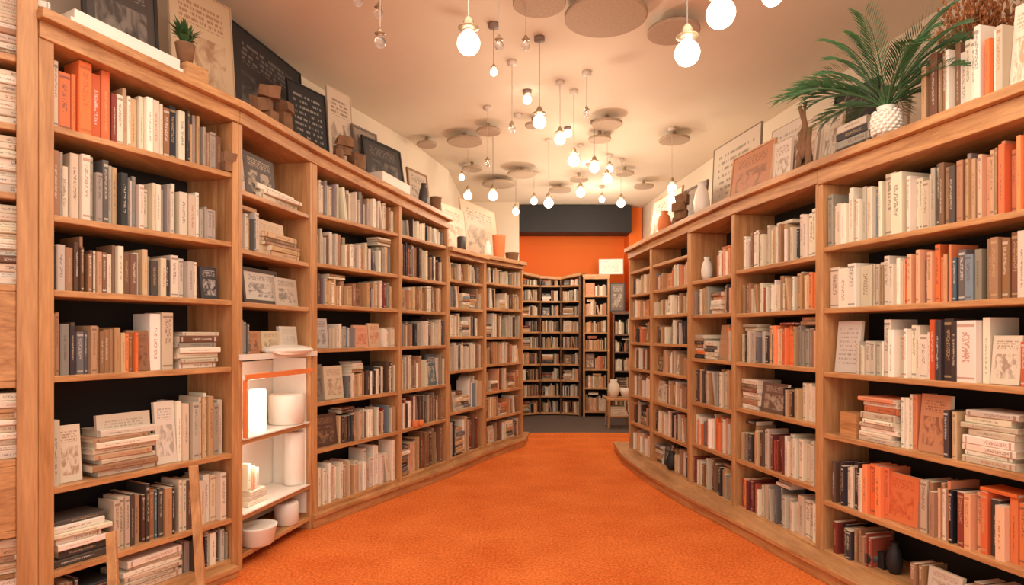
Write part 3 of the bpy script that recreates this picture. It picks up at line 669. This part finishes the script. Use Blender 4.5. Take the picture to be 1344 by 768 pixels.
for i in range(3): add_book(mb,L2.pt(a+.01*i,.05,L2.zs[6]+.0095+.031*i),UP,L2.n,L2.u,.03,.16,.2-.02*i,R.choice(WHT))
for i in range(3): add_book(mb,L2.pt(a+.01+.04*i,.06,L2.zs[6]+.105),L2.u,L2.n,UP,.036,.13,.17-.02*i,[WHT[0],TER[1],WHT[2]][i])
mb.done('stack_of_books',[M_BOOK],attr=True)
item('white_bowl',L2,338,.02,vase(.12,.12,1),[M_WHITE],z=L2.zs[7]+.001)
item('white_jar',L2,376,.07,vase(.08,.15,2),[M_WHITE],z=L2.zs[7]+.001)
for z,e in ((1.1,2.2),(.62,2)):
    ld=bpy.data.lights.new('nook_light','POINT'); ld.energy=e; ld.color=(1,.86,.72); ld.shadow_soft_size=.05
    lo=bpy.data.objects.new('nook_light',ld); scene.collection.objects.link(lo); lo.location=L2.pt(.25,.03,z)
mb=MB()
for (xa,ya,xb,yb) in [(247,612,276,800),(138,700,168,830)]:
    a=W(xa,ya,3.0 if xa>200 else 2.7); b=W(xb,yb,2.95 if xa>200 else 2.6); b.y-=.12
    d=(a-b); L=d.length; d.normalize(); s=Vector((1,0,0)); s=(s-d*s.dot(d)).normalized(); n=d.cross(s)
    mb.box(b,s,n,d,.04,.022,L)
lad=mb.done('leaning_wooden_plank',[M_WV],bevel=.003)
# low side table with pots at the end of the aisle, mostly tucked against the cabinet
mb=MB(); p=Vector((1.62,9.3,0))
for dx in (-.17,.17):
    for dy in (-.15,.15): mb.tube([p+Vector((dx*.9,dy*.9,.42)),p+Vector((dx,dy,0))],.018,1,8,.013)
mb.box(p+Vector((-.2,-.18,.42)),Vector((1,0,0)),Vector((0,1,0)),UP,.4,.36,.03,mat=1)
mb.box(p+Vector((-.17,-.15,.16)),Vector((1,0,0)),Vector((0,1,0)),UP,.34,.3,.02,mat=1)
mb.done('side_table',[M_WHITE,M_WV],bevel=.003)
mb=MB(); mb.lathe(p+Vector((-.07,0,.451)),[(.06,0),(.09,.1),(.08,.2),(.05,.24),(.06,.27),(.05,.27)],0,20); mb.done('white_jar',[M_WHITE])
mb=MB(); mb.lathe(p+Vector((.1,-.04,.451)),[(.05,0),(.07,.08),(.075,.14),(.065,.14)],0,20); mb.done('white_bowl',[M_WHITE])
mb=MB()
for i in range(4): add_book(mb,p+Vector((-.13,-.12,.181+i*.036)),UP,Vector((0,1,0)),Vector((1,0,0)),.035,.18,.26-.015*i,R.choice(WHT))
mb.done('stack_of_books',[M_BOOK],attr=True)
standing('lettered_sign',BK2,786,818,.27,.05,(200,180,160),(236,226,214),(120,100,90),z=2.44,text=True,bw=.008)
standing('framed_print',BK3,800,820,.5,.1,(60,44,36),(110,90,76),(190,170,150),z=1.8)

# ===== light & camera
w=bpy.data.worlds.new('world'); scene.world=w; w.use_nodes=True
bg=w.node_tree.nodes['Background']; bg.inputs[0].default_value=(1,.95,.87,1); bg.inputs[1].default_value=1.55
def area(x,y,z,sx,sy,e,rot=(0,0,0),col=(1,.93,.81)):
    l=bpy.data.lights.new('added_fill_area','AREA'); l.shape='RECTANGLE'; l.size=sx; l.size_y=sy; l.energy=e; l.color=col
    o=bpy.data.objects.new('added_fill_area',l); scene.collection.objects.link(o); o.location=(x,y,z); o.rotation_euler=rot
area(0,1.2,3.6,3.5,3.5,108)  # added soft fill under the ceiling, above the view; no modelled fitting
# added point lights without fittings, to brighten the back of the shop
for x in (.6,1.5):
    l=bpy.data.lights.new('back_fill_light','POINT'); l.energy=18; l.color=(1,.9,.75); l.shadow_soft_size=.1
    o=bpy.data.objects.new('back_fill_light',l); scene.collection.objects.link(o); o.location=(x,9.6,2.7)
cam=bpy.data.cameras.new('camera'); co=bpy.data.objects.new('camera',cam); scene.collection.objects.link(co)
co.location=(0,0,CH); co.rotation_euler=(math.pi/2,0,0)
cam.sensor_width=36; cam.sensor_fit='HORIZONTAL'; cam.lens=F/1344*36; cam.shift_y=(HY-384)/1344; cam.clip_start=.05
scene.camera=co
